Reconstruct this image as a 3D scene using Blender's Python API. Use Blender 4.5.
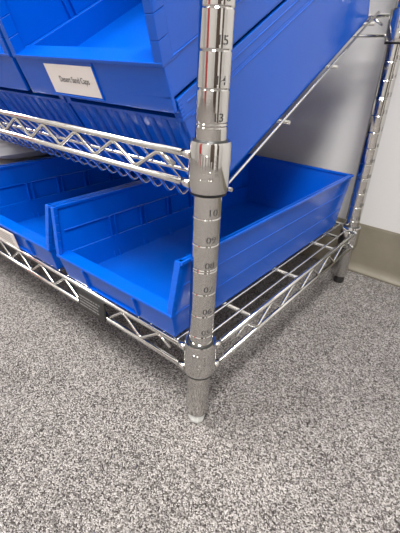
import bpy, bmesh, math, random
from mathutils import Vector, Matrix
for o in list(bpy.data.objects): bpy.data.objects.remove(o)
SC = bpy.context.scene; COL = SC.collection
MM = 0.001
random.seed(4)

# ---------------------------------------------------------------- camera
CAM = Vector((195.577, -256.361, 380.413)) * MM
YAW, PITCH, ROLL = 2.234868, -0.495441, 0.044393
fw = Vector((math.cos(YAW)*math.cos(PITCH), math.sin(YAW)*math.cos(PITCH), math.sin(PITCH)))
rt = fw.cross(Vector((0, 0, 1))).normalized(); up = rt.cross(fw)
rt2 = rt*math.cos(ROLL) + up*math.sin(ROLL); up2 = -rt*math.sin(ROLL) + up*math.cos(ROLL)
cd = bpy.data.cameras.new('camera'); cam = bpy.data.objects.new('camera', cd); COL.objects.link(cam)
cd.sensor_fit = 'HORIZONTAL'; cd.sensor_width = 36; cd.lens = 36*388.03/400; cd.clip_start = 0.01
m = Matrix((rt2, up2, -fw)).transposed().to_4x4(); m.translation = CAM
cam.matrix_world = m
SC.camera = cam

# ---------------------------------------------------------------- world, lights, exposure
w = bpy.data.worlds.new('world'); SC.world = w; w.use_nodes = True
w.node_tree.nodes['Background'].inputs[0].default_value = (0.9, 0.95, 1, 1)
w.node_tree.nodes['Background'].inputs[1].default_value = 0.15
SC.view_settings.view_transform = 'Standard'; SC.view_settings.look = 'None'
SC.view_settings.exposure = 0.17; SC.view_settings.gamma = 1; SC.view_settings.use_curve_mapping = False
LAMPS = [(0.75, -1.15, 135), (1.5, -2.9, 25), (-1.1, -0.9, 75), (-1.5, -2.8, 20)]
for x, y, e in LAMPS:
    l = bpy.data.lights.new('ceiling_lamp', 'AREA'); l.shape = 'RECTANGLE'; l.size = 0.58; l.size_y = 1.18
    l.energy = e; l.color = (1.0, 0.975, 0.94)
    o = bpy.data.objects.new('ceiling_lamp', l); o.location = (x, y, 2.655); COL.objects.link(o)

# ---------------------------------------------------------------- materials
def mat(name, col=(.8, .8, .8), rough=.5, metal=0.0, spec=.5):
    M = bpy.data.materials.new(name); M.use_nodes = True
    b = M.node_tree.nodes['Principled BSDF']
    b.inputs['Base Color'].default_value = (*col, 1); b.inputs['Roughness'].default_value = rough
    b.inputs['Metallic'].default_value = metal; b.inputs['Specular IOR Level'].default_value = spec
    return M, M.node_tree.nodes, M.node_tree.links, b
def noise(N, L, scale, detail=4, rough=.6):
    tc = N.new('ShaderNodeTexCoord'); n = N.new('ShaderNodeTexNoise'); L.new(tc.outputs['Object'], n.inputs['Vector'])
    n.inputs['Scale'].default_value = scale; n.inputs['Detail'].default_value = detail; n.inputs['Roughness'].default_value = rough
    return n
def ramp(N, L, src, stops):
    r = N.new('ShaderNodeValToRGB'); L.new(src, r.inputs[0])
    e = r.color_ramp.elements
    e[0].position, e[0].color = stops[0][0], (*stops[0][1], 1)
    e[1].position, e[1].color = stops[-1][0], (*stops[-1][1], 1)
    for p, c in stops[1:-1]:
        q = e.new(p); q.color = (*c, 1)
    return r
def bump(N, L, b, src, st, dist):
    n = N.new('ShaderNodeBump'); n.inputs['Strength'].default_value = st; n.inputs['Distance'].default_value = dist
    L.new(src, n.inputs['Height']); L.new(n.outputs[0], b.inputs['Normal'])

# carpet: grey heathered loop pile
CARPET, N, L, b = mat('carpet', rough=.95, spec=.1)
tc = N.new('ShaderNodeTexCoord')
v = N.new('ShaderNodeTexVoronoi'); v.inputs['Scale'].default_value = 760; v.inputs['Randomness'].default_value = 1
nz = noise(N, L, 90, 2); mixv = N.new('ShaderNodeMixRGB'); mixv.blend_type = 'ADD'; mixv.inputs[0].default_value = .002
L.new(tc.outputs['Object'], mixv.inputs[1]); L.new(nz.outputs['Color'], mixv.inputs[2]); L.new(mixv.outputs[0], v.inputs['Vector'])
sep = N.new('ShaderNodeSeparateColor'); L.new(v.outputs['Color'], sep.inputs[0])
r1 = ramp(N, L, sep.outputs[0], [(0, (.04, .034, .033)), (.3, (.135, .124, .119)), (.6, (.29, .27, .26)), (1, (.54, .51, .49))])
n2 = noise(N, L, 14, 3); r2 = ramp(N, L, n2.outputs[0], [(.3, (.86, .86, .86)), (.7, (1.08, 1.08, 1.08))])
mx = N.new('ShaderNodeMixRGB'); mx.blend_type = 'MULTIPLY'; mx.inputs[0].default_value = 1
L.new(r1.outputs[0], mx.inputs[1]); L.new(r2.outputs[0], mx.inputs[2]); L.new(mx.outputs[0], b.inputs['Base Color'])
inv = N.new('ShaderNodeMath'); inv.operation = 'SUBTRACT'; inv.inputs[0].default_value = 1; L.new(v.outputs['Distance'], inv.inputs[1])
bump(N, L, b, inv.outputs[0], 1.0, .0022)

WALL, N, L, b = mat('wall_paint', (.56, .55, .54), .5, spec=.3)
n = noise(N, L, 120, 3); bump(N, L, b, n.outputs[0], .12, .001)
BASE, N, L, b = mat('vinyl_base', (.175, .157, .115), .45)
n = noise(N, L, 30, 3); r = ramp(N, L, n.outputs[0], [(.3, (.15, .134, .10)), (.7, (.175, .157, .12))]); L.new(r.outputs[0], b.inputs['Base Color'])
CEIL, N, L, b = mat('ceiling_tile', (.75, .75, .73), .9)
n = noise(N, L, 200, 3); bump(N, L, b, n.outputs[0], .3, .002)
def plastic(name, c0, c1, rough):
    M, N, L, b = mat(name, c1, rough)
    n = noise(N, L, 9, 2); r = ramp(N, L, n.outputs[0], [(.3, c0), (.7, c1)]); L.new(r.outputs[0], b.inputs['Base Color'])
    n3 = noise(N, L, 60, 2); bump(N, L, b, n3.outputs[0], .04, .001)
    return M
BLUE = plastic('blue_plastic', (.0, .080, .50), (.0, .087, .53), .17)
def chrome(name, col, r0, r1):
    M, N, L, b = mat(name, col, r0, 1.0)
    n = noise(N, L, 160, 4); r = ramp(N, L, n.outputs[0], [(.35, (r0,)*3), (.7, (r1,)*3)]); L.new(r.outputs[0], b.inputs['Roughness'])
    n3 = noise(N, L, 400, 2); bump(N, L, b, n3.outputs[0], .04, .0005)
    return M
CHROME = chrome('chrome', (.60, .595, .575), .05, .12)
WIRE = chrome('wire_chrome', (.70, .70, .68), .12, .22)
BLACK, *_ = mat('black_plastic', (.018, .018, .018), .4)
INK, *_ = mat('engraved_ink', (.03, .03, .032), .6)
GREYINK, *_ = mat('grey_ink', (.20, .19, .19), .7)
TAGINK, *_ = mat('tag_lettering', (.20, .20, .20), .45)
CARD, N, L, b = mat('label_card', (.80, .76, .72), .55)
n = noise(N, L, 300, 2); bump(N, L, b, n.outputs[0], .05, .0003)
NYLON, *_ = mat('white_foot', (.62, .64, .62), .4)
HOUS, *_ = mat('lamp_housing', (.8, .8, .8), .5)
SLEEVE, *_ = mat('grey_package', (.42, .415, .44), .4)

# ---------------------------------------------------------------- mesh helpers (all in mm)
class MB:
    def __init__(s): s.v = []; s.f = []; s.sm = []
    def hexa(s, p):      # p: 4 lower + 4 upper corners, same turn
        n = len(s.v); s.v += [tuple(q) for q in p]
        for f in ((3, 2, 1, 0), (4, 5, 6, 7), (0, 1, 5, 4), (1, 2, 6, 5), (2, 3, 7, 6), (3, 0, 4, 7)):
            s.f.append([n+i for i in f]); s.sm.append(False)
    def box(s, x0, x1, y0, y1, z0, z1):
        s.hexa([(x0, y0, z0), (x1, y0, z0), (x1, y1, z0), (x0, y1, z0), (x0, y0, z1), (x1, y0, z1), (x1, y1, z1), (x0, y1, z1)])
    def tube(s, pts, r, k=10):
        pts = [Vector(p) for p in pts]; rings = []
        t0 = (pts[1]-pts[0]).normalized(); ref = Vector((0, 0, 1)) if abs(t0.z) < .9 else Vector((1, 0, 0))
        nrm = (ref - t0*ref.dot(t0)).normalized()
        for i, p in enumerate(pts):
            a = (pts[i]-pts[i-1]).normalized() if i else t0
            c = (pts[i+1]-pts[i]).normalized() if i < len(pts)-1 else a
            t = (a+c).normalized(); nrm = (nrm - t*nrm.dot(t)).normalized(); bn = t.cross(nrm)
            n = len(s.v)
            for j in range(k):
                an = 2*math.pi*j/k; s.v.append(tuple(p + nrm*r*math.cos(an) + bn*r*math.sin(an)))
            rings.append(n)
        for a, c in zip(rings, rings[1:]):
            for j in range(k):
                s.f.append([a+j, a+(j+1) % k, c+(j+1) % k, c+j]); s.sm.append(True)
        s.f.append([rings[0]+j for j in range(k)][::-1]); s.sm.append(False)
        s.f.append([rings[-1]+j for j in range(k)]); s.sm.append(False)
    def lathe(s, prof, cx=0, cy=0, k=48, smooth=True, cap=True):
        n0 = len(s.v)
        for r, z in prof:
            for j in range(k):
                a = 2*math.pi*j/k; s.v.append((cx+r*math.cos(a), cy+r*math.sin(a), z))
        for i in range(len(prof)-1):
            for j in range(k):
                a = n0+i*k; c = a+k
                s.f.append([a+j, a+(j+1) % k, c+(j+1) % k, c+j]); s.sm.append(smooth)
        if cap:
            s.f.append([n0+j for j in range(k)][::-1]); s.sm.append(False)
            s.f.append([n0+(len(prof)-1)*k+j for j in range(k)]); s.sm.append(False)
    def build(s, name, material, parent=None, tf=None, bevel=0, origin=(0, 0, 0)):
        me = bpy.data.meshes.new(name); O = Vector(origin)
        vs = [Vector(v) for v in s.v]
        if tf: vs = [tf @ v for v in vs]
        me.from_pydata([(v-O)*MM for v in vs], [], s.f)
        me.polygons.foreach_set('use_smooth', s.sm); me.materials.append(material); me.update()
        bm = bmesh.new(); bm.from_mesh(me); bmesh.ops.recalc_face_normals(bm, faces=bm.faces); bm.to_mesh(me); bm.free()
        o = bpy.data.objects.new(name, me); COL.objects.link(o); o.location = O*MM
        if parent:
            o.parent = parent; o.location = O*MM - (parent.location if parent.parent is None else parent.location + parent.parent.location)
        if bevel:
            bv = o.modifiers.new('bevel', 'BEVEL'); bv.width = bevel*MM; bv.segments = 2; bv.limit_method = 'ANGLE'; bv.angle_limit = math.radians(35)
        return o
def tag(o, label=None, cat=None, group=None, kind=None):
    if label: o['label'] = label
    if cat: o['category'] = cat
    if group: o['group'] = group
    if kind: o['kind'] = kind
    return o
def text_mesh(txt, size, extrude=0.0, bold=0.0):
    cu = bpy.data.curves.new('t', 'FONT'); cu.body = txt; cu.size = size; cu.align_x = 'CENTER'; cu.align_y = 'CENTER'
    cu.extrude = extrude; cu.offset = bold; cu.resolution_u = 4
    t = bpy.data.objects.new('t', cu); COL.objects.link(t)
    bpy.context.view_layer.update()
    me = t.to_mesh(); vs = [v.co.copy() for v in me.vertices]; fs = [list(p.vertices) for p in me.polygons]
    t.to_mesh_clear(); bpy.data.objects.remove(t)
    return vs, fs
def add_mesh(mb, vs, fs, fn):
    n = len(mb.v); mb.v += [tuple(fn(v)) for v in vs]
    for f in fs: mb.f.append([n+i for i in f]); mb.sm.append(False)

# ---------------------------------------------------------------- the room
X0, X1, Y0, Y1, ZC = -3200, 2300, -3600, 512.3, 2700
def st(name, x0, x1, y0, y1, z0, z1, m):
    mb = MB(); mb.box(x0, x1, y0, y1, z0, z1); return tag(mb.build(name, m), kind='structure')
st('floor', X0-100, X1+100, Y0-100, Y1+100, -60, 0, CARPET)
st('wall_back', X0, X1, Y1, Y1+100, 0, ZC, WALL)
st('wall_right', X1, X1+100, Y0, Y1+100, 0, ZC, WALL)
st('wall_left', X0-100, X0, Y0, Y1+100, 0, ZC, WALL)
st('wall_front', X0, X1, Y0-100, Y0, 0, ZC, WALL)
st('ceiling', X0-100, X1+100, Y0-100, Y1+100, ZC, ZC+80, CEIL)
DARK_REFL, N, L, b = mat('dark_reflection', (.05, .035, .028), .35)
n = noise(N, L, 6, 3); r = ramp(N, L, n.outputs[0], [(.3, (.04, .028, .022)), (.7, (.065, .045, .035))]); L.new(r.outputs[0], b.inputs['Base Color'])
RED_REFL, *_ = mat('red_reflection', (.38, .03, .03), .4)
def reflection_door(name, m, x0, x1, y0, y1, hx, hy):  # unseen doors, added to give the chrome dark and red reflections
    mb = MB(); mb.box(x0, x1, y0, y1, 2, 2080); d = tag(mb.build(name, m), kind='structure')
    mb = MB(); mb.box(hx-12, hx+12, hy-12, hy+12, 985, 1010); mb.box(hx-(60 if y1-y0 < 100 else 12), hx+12, hy-(12 if y1-y0 < 100 else 60), hy+12, 1000, 1018)
    mb.build('reflection_door_handle', CHROME, d)
reflection_door('reflection_door_1', DARK_REFL, X1-40, X1, -2750, -1250, X1-52, -1340)
reflection_door('reflection_door_2', RED_REFL, -1400, -500, Y0, Y0+40, -590, Y0+52)
reflection_door('reflection_door_3', DARK_REFL, X1-40, X1, -620, -150, X1-52, -560)
mb = MB()   # cove base: thin strip with a toe that flares onto the carpet
prof = [(0, 0), (-13, 0), (-13.5, 2.5), (-10, 5), (-5, 13), (-3.2, 20), (-3, 97), (-2, 101), (0, 101)]
n = len(mb.v)
for x in (X0, X1):
    for dy, z in prof: mb.v.append((x, Y1+dy, z))
k = len(prof)
for i in range(k-1): mb.f.append([n+i, n+i+1, n+k+i+1, n+k+i]); mb.sm.append(2 <= i <= 5)
mb.f.append([n+k-1, n, n+k, n+2*k-1]); mb.sm.append(False)
tag(mb.build('baseboard_back', BASE), kind='structure')
LW = ['over the shelf corner', 'behind the camera', 'at the far left near the shelf', 'at the far left behind the camera']
for (x, y, e), wd in zip(LAMPS, LW):
    mb = MB(); X = x*1000; Y = y*1000
    for a in ((X-320, X-292, Y-620, Y+620), (X+292, X+320, Y-620, Y+620), (X-292, X+292, Y-620, Y-592), (X-292, X+292, Y+592, Y+620)):
        mb.box(*a, 2640, 2699.5)
    mb.box(X-292, X+292, Y-592, Y+592, 2662, 2699.5)
    tag(mb.build('ceiling_light', HOUS, origin=(X, Y, 2640)), 'white recessed office ceiling light ' + wd, 'ceiling light')

# ---------------------------------------------------------------- shelving unit
LEN, DEP = 1194, 438.9
Z0 = 4.013
unit = bpy.data.objects.new('wire_shelving_unit', None); COL.objects.link(unit)
tag(unit, 'chrome wire shelving unit with numbered posts standing on grey carpet against the wall', 'shelving')
AZ = math.atan2(-255.6, 195.1)          # numerals face the front right corner of the unit
R = 12.7
def make_post(cx, cy, numbers=True):
    top = 860; prof = [(R-1.6, 15), (R-.3, 16.5), (R, 18)]
    n = 2
    for i in range(2, 34):
        z = Z0+25.4*i
        if z < 119: continue
        if z > top-3: break
        gs = [z-1.3, z+1.3] if i in (8, 13, 21) else [z]
        for g in gs: prof += [(R, g-1.0), (R-.5, g), (R, g+1.0)]
    prof += [(R, top-1), (R-1, top)]
    mb = MB(); mb.lathe(prof, cx, cy, 64); post = mb.build('post', CHROME, unit, origin=(cx, cy, 15))
    for p in post.data.polygons: p.use_smooth = True
    es = post.modifiers.new('split', 'EDGE_SPLIT'); es.split_angle = math.radians(25)
    mb = MB()
    mb.lathe([(6.5, 0), (9.0, 1.4), (10.0, 5), (10.0, 11), (9.0, 15.6)], cx, cy, 8, False)
    f = mb.build('levelling_foot', NYLON if cy == 0 else BLACK, post, origin=(cx, cy, 0)); tag(f, 'white levelling foot' if cy == 0 else 'dark levelling foot')
    if not numbers: return post
    for i in range(4, 32):
        vs, fs = text_mesh('%02d' % i, 8.6, 0, .08)
        mb = MB(); zc = Z0+25.4*i+5.8; a0 = AZ+.42
        def wrap(v, zc=zc, a0=a0):
            an = a0 + v.x/R*1.15; return (cx+(R+.06)*math.cos(an), cy+(R+.06)*math.sin(an), zc+v.y)
        add_mesh(mb, vs, fs, wrap)
        mb.build('number_mark', INK, post, origin=(cx, cy, zc))
    return post
make_post(0, 0); make_post(0, DEP); make_post(-LEN, 0, False); make_post(-LEN, DEP, False)

def collar(parent, cx, cy, z0, z1, front):
    mb = MB()
    mb.lathe([(15.9, z0+.5), (16.7, z0), (17.0, z0+1.0), (17.5, z0+6), (17.2, z1-2), (16.4, z1), (14.2, z1-.3), (14.2, z0+3)], cx, cy, 56, cap=False)
    if front:   # raised wavy emblem with a column of small characters
        a0 = AZ-.12; zc = (z0+z1)/2+3.5; s = (z1-z0)/38
        def on(dx, dz): an = a0+dx/17.4; return (cx+17.5*math.cos(an), cy+17.5*math.sin(an), zc+dz*s)
        path = []
        for j in range(5):
            x = -6+2.4*j
            a = [(x, -7+.6*j), (x+.3, 8-.5*j)]
            path += a if j % 2 == 0 else a[::-1]
        pp = []
        for (xa, za), (xb, zb) in zip(path, path[1:]):
            for t in range(4): pp.append(on(xa+(xb-xa)*t/4, za+(zb-za)*t/4))
        mb.tube(pp, .55, 6)
        for j, hgt in enumerate((1.7, 1.2, 1.8, 1.3, 1.7)):
            z = 7-3.3*j; mb.tube([on(6.8, z), on(8.8, z+.2), on(8.9, z-hgt), on(6.9, z-hgt)], .42, 6)
        for j in range(6): mb.tube([on(-5+2.1*j, -9), on(-5+2.1*j, -11), on(-4+2.1*j, -11)], .4, 6)
    c = mb.build('collar', CHROME, parent, origin=(cx, cy, z0))
    es = c.modifiers.new('split', 'EDGE_SPLIT'); es.split_angle = math.radians(30)
    mb = MB(); mb.lathe([(12.9, z0-2.6), (15.9, z0-2.6), (16.2, z0-.3), (15.4, z0+4), (14.4, z1-3), (13.6, z1+1.0), (12.9, z1+1.2)], cx, cy, 48)
    tag(mb.build('sleeve', BLACK, parent, origin=(cx, cy, z0)), 'black plastic split sleeve')

def zigzag(mb, axis, cst, a0, a1, zt, zb, nodes_b, r=2.1, lead=False):
    """bottom nodes listed; tops halfway between; rounded bends; ends stop short of the collars"""
    pts = [];
    seq = []
    nb = sorted(nodes_b)
    for i, x in enumerate(nb):
        seq.append((x, zb+2.6))
        if i < len(nb)-1: seq.append(((x+nb[i+1])/2, zt-2.6))
    d = (nb[1]-nb[0])/2
    e0 = [(nb[0]-d*1.6, (zt+zb)/2+1), (nb[0]-d, zt-2.6)]; e1 = [(nb[-1]+d, zt-2.6), (nb[-1]+d*1.6, (zt+zb)/2+1)]
    seq = e0 + seq + e1
    for i, (x, z) in enumerate(seq):
        if 0 < i < len(seq)-1:
            for q, s in ((seq[i-1], 1), (seq[i+1], 0)):
                dx, dz = q[0]-x, q[1]-z; l = math.hypot(dx, dz); pts.append((x+dx/l*3.2, z+dz/l*3.2))
        else: pts.append((x, z))
    mb.tube([((x, cst, z) if axis == 'x' else (cst, x, z)) for x, z in pts], r, 8)

# lower shelf; the edge trusses pass just outside the posts
ZT, ZB = 111.03, 83.72
OFF = 12.4
mb = MB()


for y, sg in ((-OFF, 1), (DEP+OFF, -1)):
    for z in (ZT, ZB):
        mb.tube([(-11, y, z), (-LEN+11, y, z)], 3.0, 12)
        for s, x in ((1, -9), (-1, -LEN+9)): mb.tube([(x, y, z), (x-s*9, y, z)], 4.0, 12)
    zigzag(mb, 'x', y, 0, 0, ZT, ZB, [-78.9-59.4*i for i in range(17, -1, -1)])
for x in (OFF, -LEN-OFF):
    for z in (ZT, ZB):
        mb.tube([(x, 11, z), (x, DEP-11, z)], 3.0, 12)
        for s, y in ((1, 9), (-1, DEP-9)): mb.tube([(x, y, z), (x, y+s*9, z)], 4.0, 12)
    zigzag(mb, 'y', x, 0, 0, ZT, ZB, [99+60*i for i in range(5)], lead=True)
low = mb.build('wire_shelf', WIRE, unit, origin=(0, 0, ZB)); tag(low, 'lower flat wire shelf')
for i in range(60):
    x = -3.0-20.0*i
    if x < -LEN+8: break
    mb = MB(); y0 = -11.5 if i else 13; y1 = DEP+11.5 if i else DEP-13; mb.tube([(x, y0, ZT+1.5), (x, y0+3, ZT+2.2), (x, y1-3, ZT+2.2), (x, y1, ZT+1.5)], 1.45, 8)
    mb.build('deck_wire', WIRE, low, origin=(x, 0, 113))
for y in (84, 208, 337):
    mb = MB(); mb.tube([(OFF, y, 109.4), (-LEN-OFF, y, 109.4)], 2.5, 10); mb.build('cross_wire', WIRE, low, origin=(0, y, 109.4))
for cx in (0, -LEN):
    for cy in (0, DEP): collar(low, cx, cy, 79, 119, True)
mb = MB(); mb.box(-193, -138, -18.2, -16.2, 81.5, 109.5); mb.box(-193, -138, -18, -10, 106.5, 109.5)
tg = mb.build('tag', BLACK, low, bevel=.6, origin=(-166, -17, 96)); tag(tg, 'small black plastic tag clipped to the front of the shelf')
mb = MB(); random.seed(9)
for j, z in enumerate((102, 97.5, 93, 88.5)):
    x = -188
    while x < -148-4*j % 7:
        l = random.uniform(1.4, 4.2); mb.box(x, x+l, -18.5, -18.2, z-.7, z+.7); x += l+random.choice((.8, .8, 1.9))
mb.build('tag_lettering', TAGINK, low, origin=(-166, -18.3, 96))

# upper, slanted shelf: front truss 279-307, rear truss 417-443, wire deck dipping to a trough behind the front truss
FT, FB, RT, RB = 310.6, 286.5, 445.0, 419.0
YT, ZTR = 57.0, 246.7
mb = MB()
for y, zt, zb in ((-OFF, FT, FB), (DEP+OFF, RT, RB)):
    for z in (zt, zb):
        mb.tube([(-11, y, z), (-LEN+11, y, z)], 3.0, 12)
        for s, x in ((1, -9), (-1, -LEN+9)): mb.tube([(x, y, z), (x-s*9, y, z)], 4.0, 12)
    zigzag(mb, 'x', y, 0, 0, zt, zb, [-76-59.8*i for i in range(17, -1, -1)])
mb.tube([(-15, 12, 289), (-LEN+15, 12, 289)], 2.0, 8)
for s in (0, -LEN):
    sg = -1 if s == 0 else 1
    mb.tube([(s, 0, 289), (s+sg*15, 12, 289)], 2.0, 8)
upr = mb.build('wire_shelf', WIRE, unit, origin=(0, 0, FB)); tag(upr, 'upper slanted wire shelf')
sl = .518
def deckz(y): return ZTR+(y-YT)*sl
for i in range(62):
    x = -38-19.6*i
    if x < -LEN+20: break
    mb = MB(); mb.tube([(x, -8.6, FT-.5), (x, -5, FT-4), (x, 46, 257), (x, 50, 251), (x, 54, 247.2), (x, 58, 247), (x, 66, deckz(66)), (x, DEP+10, deckz(DEP+10)), (x, DEP+OFF+3.6, RT+2.6)], 1.7, 8)
    mb.build('deck_wire', WIRE, upr, origin=(x, YT, ZTR))
for y in (80, 193, 310, 420):
    mb = MB(); z = deckz(y)-2.4; mb.tube([(-30.5, y+1.5, z), (-LEN+30.5, y+1.5, z)], 2.4, 10)
    mb.build('cross_wire', WIRE, upr, origin=(-29, y, z))
for cx in (0, -LEN):
    collar(upr, cx, 0, 281, 322, True); collar(upr, cx, DEP, 410, 451, True)

# third, topmost shelf, out of view; its solid sheet is added to shade the bins
mb = MB(); Z3T, Z3B = 771.0, 744.0
for y, sg in ((-OFF, 1), (DEP+OFF, -1)):
    for z in (Z3T, Z3B): mb.tube([(-11, y, z), (-LEN+11, y, z)], 3.0, 12)
    zigzag(mb, 'x', y, 0, 0, Z3T, Z3B, [-78.9-59.4*i for i in range(17, -1, -1)])
for x in (OFF, -LEN-OFF):
    for z in (Z3T, Z3B): mb.tube([(x, 11, z), (x, DEP-11, z)], 3.0, 12)
    zigzag(mb, 'y', x, 0, 0, Z3T, Z3B, [99+60*i for i in range(5)])
top = mb.build('wire_shelf', WIRE, unit, origin=(0, 0, Z3B)); tag(top, 'topmost flat wire shelf')
mb = MB(); mb.box(-LEN+20, -20, -9, DEP+9, Z3T+3, Z3T+6); mb.build('shade_sheet', BLACK, top, origin=(-LEN/2, DEP/2, Z3T+3))
for cx in (0, -LEN):
    for cy in (0, DEP): collar(top, cx, cy, 740, 780, True)

# ---------------------------------------------------------------- bins
def make_bin(W, D, H, lip, front, ribs=False, drop=0, holder=True, sill=12, bi=9.0, rimout=1.6, fd=4.5, step=5.5, fx=8.5):
    """right rim at x=0, floor at z=0; front(z) gives the y of the front edge"""
    mb = MB(); F = front
    def xo(z): return -bi*(1-z/H)           # outer face of right wall
    back = lambda z: D - 7*(1-z/H)
    def wall(side, z0, z1, th, yf0=None, yf1=None, push=0):
        def q(x): return x if side > 0 else -W-x
        y00 = F(z0) if yf0 is None else yf0; y01 = F(z1) if yf1 is None else yf1
        a, c = xo(z0)+push, xo(z1)+push
        mb.hexa([(q(a), y00, z0), (q(a-th), y00, z0), (q(a-th), back(z0), z0), (q(a), back(z0), z0),
                 (q(c), y01, z1), (q(c-th), y01, z1), (q(c-th), back(z1), z1), (q(c), back(z1), z1)])
    for s in (1, -1):
        wall(s, 0, lip, step); wall(s, lip, H, 2.4)
        # top rim
        q = (lambda x: x) if s > 0 else (lambda x: -W-x)
        a, c = q(rimout), q(-4.6)
        mb.hexa([(a, F(H)-1, H-4), (c, F(H)-1, H-4), (c, D+1.5, H-4), (a, D+1.5, H-4), (a, F(H), H), (c, F(H), H), (c, D+1.5, H), (a, D+1.5, H)])
        # broad flange up the front edge of the side
        z = lip-2
        zs = [lip-2+(H-lip+2)*t/6 for t in range(7)]
        for z0, z1 in zip(zs, zs[1:]):
            def row(z): return [(q(xo(z)+.6), F(z)-1.5, z), (q(xo(z)-fx), F(z)-1.5, z), (q(xo(z)-fx+1), F(z)+fd, z), (q(xo(z)+.6), F(z)+fd, z)]
            mb.hexa(row(z0)+row(z1))
        # inner framed band with pairs of divider ribs, outer ridges
        zb, zt_ = lip+.3, lip+(H-lip)*.46
        for y0, y1 in ((F(lip)+14, D-12),):
            x = q(xo(zt_)-4.6); x2 = q(xo(zt_)-1)
            mb.hexa([(x, y0, zt_), (x2, y0, zt_), (x2, y1, zt_), (x, y1, zt_), (x, y0, zt_+1.3), (x2, y0, zt_+1.3), (x2, y1, zt_+1.3), (x, y1, zt_+1.3)])
        yy = F(lip)+84
        while yy < D-30:
            for dy in (0, 9):
                mb.hexa([(q(xo(zb)-1), yy+dy, zb-1), (q(xo(zb)-7), yy+dy, zb-1), (q(xo(zb)-7), yy+dy+2.2, zb-1), (q(xo(zb)-1), yy+dy+2.2, zb-1),
                         (q(xo(zt_)-1), yy+dy, zt_+1), (q(xo(zt_)-6), yy+dy, zt_+1), (q(xo(zt_)-6), yy+dy+2.2, zt_+1), (q(xo(zt_)-1), yy+dy+2.2, zt_+1)])
                mb.hexa([(q(xo(0)-1), yy+dy, 0), (q(xo(0)-9), yy+dy, 0), (q(xo(0)-9), yy+dy+2, 0), (q(xo(0)-1), yy+dy+2, 0),
                         (q(xo(12)-1), yy+dy, 12), (q(xo(12)-6.4), yy+dy, 12), (q(xo(12)-6.4), yy+dy+2, 12), (q(xo(12)-1), yy+dy+2, 12)])
            yy += 58
        for zr in (lip*.95, lip+(H-lip)*.5):
            a0 = xo(zr); y0 = F(zr)+10
            mb.hexa([(q(a0+.7), y0, zr), (q(a0-1), y0, zr), (q(a0-1), D-8, zr), (q(a0+.7), D-8, zr), (q(a0+.7), y0, zr+1.6), (q(a0-1), y0, zr+1.6), (q(a0-1), D-8, zr+1.6), (q(a0+.7), D-8, zr+1.6)])
    # floor, back
    mb.hexa([(xo(0), F(0), 0), (-W-xo(0), F(0), 0), (-W-xo(0), back(0), 0), (xo(0), back(0), 0), (xo(3), F(3), 3), (-W-xo(3), F(3), 3), (-W-xo(3), back(3), 3), (xo(3), back(3), 3)])
    mb.hexa([(xo(0), back(0)-3, 0), (-W-xo(0), back(0)-3, 0), (-W-xo(0), back(0), 0), (xo(0), back(0), 0), (0, D-3, H), (-W, D-3, H), (-W, D, H), (0, D, H)])
    mb.box(-W, 0, D-4.6, D+1.6, H-4, H)
    # front panel, sill
    z = -drop
    mb.hexa([(xo(0), F(0) if not drop else F(z), z), (-W-xo(0), F(0) if not drop else F(z), z), (-W-xo(0), F(z)+4, z), (xo(0), F(z)+4, z),
             (xo(lip), F(lip), lip-1), (-W-xo(lip), F(lip), lip-1), (-W-xo(lip), F(lip)+4, lip-1), (xo(lip), F(lip)+4, lip-1)])
    mb.box(-W-xo(lip)-.4, xo(lip)+.4, F(lip)-1.8, F(lip)+sill, lip-3.2, lip+.5)
    mb.hexa([(xo(0)-5, F(0)+sill+3, 2), (-W-xo(0)+5, F(0)+sill+3, 2), (-W-xo(0)+5, F(0)+sill+5.5, 2), (xo(0)-5, F(0)+sill+5.5, 2),
             (xo(lip)-5, F(lip)+sill-2.5, lip-3), (-W-xo(lip)+5, F(lip)+sill-2.5, lip-3), (-W-xo(lip)+5, F(lip)+sill, lip-3), (xo(lip)-5, F(lip)+sill, lip-3)])
    if holder:   # card holder cheeks
        for x in (-W*.30, -W*.72):
            mb.hexa([(x-1.6, F(4)-3, 4), (x+1.6, F(4)-3, 4), (x+1.6, F(4)+1, 4), (x-1.6, F(4)+1, 4), (x-1.6, F(lip)-3.2, lip-4), (x+1.6, F(lip)-3.2, lip-4), (x+1.6, F(lip)+1, lip-4), (x-1.6, F(lip)+1, lip-4)])
        x0, x1 = -W*.72, -W*.30
        mb.hexa([(x0, F(4)-2.6, 3), (x1, F(4)-2.6, 3), (x1, F(4)+1, 3), (x0, F(4)+1, 3), (x0, F(6)-2.6, 5), (x1, F(6)-2.6, 5), (x1, F(6)+1, 5), (x0, F(6)+1, 5)])
    if ribs:     # corrugated front
        x = -8
        while x > -W+6:
            mb.tube([(x, F(2)+1.5, 2), (x, F(lip*.6)+.5, lip*.6), (x, F(lip)+1.5, lip-2)], 4.0, 12); x -= 17.5
    return mb

# lower shelf row
Wb, Hb, LIP = 213, 96.5, 35
def flow(z): return -12-9*z/LIP if z < LIP else -21+5*(z-LIP)/(Hb-LIP)
ZS = 115.2
def card(parent, pts, name='label_card', lab='white label card'):
    mb = MB(); a, b_, c, d = [Vector(p) for p in pts]; n = (b_-a).cross(d-a).normalized()*.6
    mb.hexa([a, b_, c, d, a+n, b_+n, c+n, d+n]); o = mb.build(name, CARD, parent, origin=a); tag(o, lab); return o
rows = [(-15.5, 'empty blue plastic bin on the lower shelf right behind the numbered front post'),
        (-234, 'blue bin with a small white card, second on the lower shelf from the front post'),
        (-453, 'blue plastic bin at the far left of the lower shelf holding grey packages')]
lowbins = []
for xr, lab in rows:
    mb = make_bin(Wb, 430, Hb, LIP, flow, sill=17, bi=10, fx=6.5)
    o = mb.build('storage_bin', BLUE, None, Matrix.Translation((xr, 0, ZS)), bevel=.7, origin=(xr-Wb/2, 226, ZS))
    tag(o, lab, 'bin', 'blue bins on the lower shelf'); lowbins.append(o)
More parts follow.
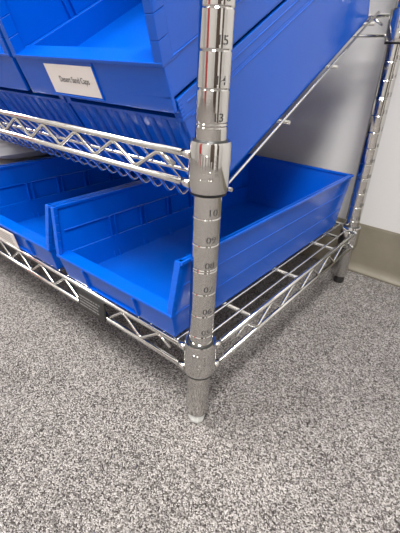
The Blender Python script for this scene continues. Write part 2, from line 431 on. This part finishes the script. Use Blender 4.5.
o = lowbins[1]
c = card(o, [(-392, -17, ZS+1.5), (-333, -17, ZS+3), (-328, -24.6, ZS+31), (-388, -24.6, ZS+30)])
mb = MB(); random.seed(2)
for j in range(4):
    x = -388
    while x < -343:
        l = random.uniform(1.5, 5); t = 9+4.6*j; y = -17-7.6*(t-2)/28.5-1.0
        mb.hexa([(x, y, ZS+t), (x+l, y, ZS+t), (x+l, y+.3, ZS+t), (x, y+.3, ZS+t), (x, y-.3, ZS+t+1.3), (x+l, y-.3, ZS+t+1.3), (x+l, y, ZS+t+1.3), (x, y, ZS+t+1.3)]); x += l+1.3
mb.build('lettering', GREYINK, c, origin=(-366, -20, ZS+15))

# grey packages heaped in the leftmost bin
for j, (y0, y1, z, h, rz, lab) in enumerate(((22, 400, ZS+3.6, 42, .0, 'flat grey wrapped package at the bottom of the heap in the far left bin'),
                                     (30, 405, ZS+46, 40, .02, 'flat grey wrapped package in the middle of the heap in the far left bin'),
                                     (40, 400, ZS+86.4, 36, -.03, 'flat grey wrapped package on top of the heap in the far left bin'))):
    mb = MB(); nx, ny = 10, 14; W2 = 168-j*4; n0 = len(mb.v); grid = {}
    for side in (0, 1):
        for a in range(nx+1):
            for c_ in range(ny+1):
                u, v_ = a/nx*2-1, c_/ny*2-1
                e = (1-abs(u)**6)*(1-abs(v_)**8)
                zz = h*.5 + (h*.5*e*(.97+.03*math.sin(a*1.7+c_*.9)) if side else -h*.5*e)
                grid[side, a, c_] = len(mb.v); mb.v.append((-559.5+u*W2/2*math.cos(rz)-v_*3*math.sin(rz), (y0+y1)/2+v_*(y1-y0)/2, z+zz))
    for side in (0, 1):
        for a in range(nx):
            for c_ in range(ny):
                f = [grid[side, a, c_], grid[side, a+1, c_], grid[side, a+1, c_+1], grid[side, a, c_+1]]
                mb.f.append(f if side else f[::-1]); mb.sm.append(True)
    o = mb.build('grey_package', SLEEVE, origin=(-559.5, (y0+y1)/2, z)); tag(o, lab, 'package', 'grey packages in the left bin')

# upper shelf, tilted frame: origin at the rear truss, y runs up the slope
TH = math.atan(sl)
TF = Matrix.Translation((0, 451, deckz(451)+2.3)) @ Matrix.Rotation(TH, 4, 'X')
def fl(z): return -8*z/95 if z < 95 else -8
lowerW = 171
for j, (xr, lab) in enumerate(((-41, 'ribbed-front blue bin under the labelled bin, next to the front post'),
                               (-216, 'ribbed-front blue bin under the left end of the labelled bin'),
                               (-391, 'ribbed-front blue bin on the slanted shelf, under the unlabelled upper bin'))):
    mb = make_bin(lowerW, 413, 112, 94, fl, ribs=True, holder=False, bi=1.5, rimout=0)
    T = TF @ Matrix.Translation((xr, -436, 0))
    o = mb.build('storage_bin', BLUE, None, T, bevel=.7, origin=T @ Vector((-lowerW/2, 194, 0)))
    tag(o, lab, 'bin', 'ribbed blue bins on the slanted shelf')
def fu(z): return 4*(z+12)/41 if z < 29 else 4+.17*(z-29)
UW, UH, UL = 232, 132, 29
ups = []
for xr, lab in ((-38, 'large blue bin on the slanted shelf with a white card reading "Desert Sand Caps"'), (-272, 'blue bin at the top left corner, left of the labelled bin')):
    mb = make_bin(UW, 424, UH, UL, fu, drop=12, sill=20, bi=4, fd=12, step=9, rimout=.8, holder=False)
    T = TF @ Matrix.Translation((xr, -451, 114.5))
    if xr > -100:      # raised frame around the card
        for x0, x1, z0, z1 in ((-96, -94.4, -8, 25), (-96-84, -94.4, -9.5, -8)):
            y0, y1 = fu(z0)-1.6, fu(z1)-1.6
            mb.hexa([(x0, y0, z0), (x1, y0, z0), (x1, y0+3, z0), (x0, y0+3, z0), (x0, y1, z1), (x1, y1, z1), (x1, y1+3, z1), (x0, y1+3, z1)])
    o = mb.build('storage_bin', BLUE, None, T, bevel=.8, origin=T @ Vector((-UW/2, 204, 0))); ups.append(o)
    tag(o, lab, 'bin', 'upper blue bins on the slanted shelf')
T = TF @ Matrix.Translation((0, -451, 114.5))
P = lambda x, z, d=0: T @ Vector((x, fu(z)-.3-d, z))
c = card(ups[0], [P(-213, -7), P(-134, -7), P(-134, 22), P(-213, 22)])
vs, fs = text_mesh('Desert Sand Caps', 8.2, 0, .05)
mb = MB(); add_mesh(mb, vs, fs, lambda v: P(-170+v.x*.82, 8+v.y, .9)); mb.build('lettering', INK, c, origin=P(-170, 8))
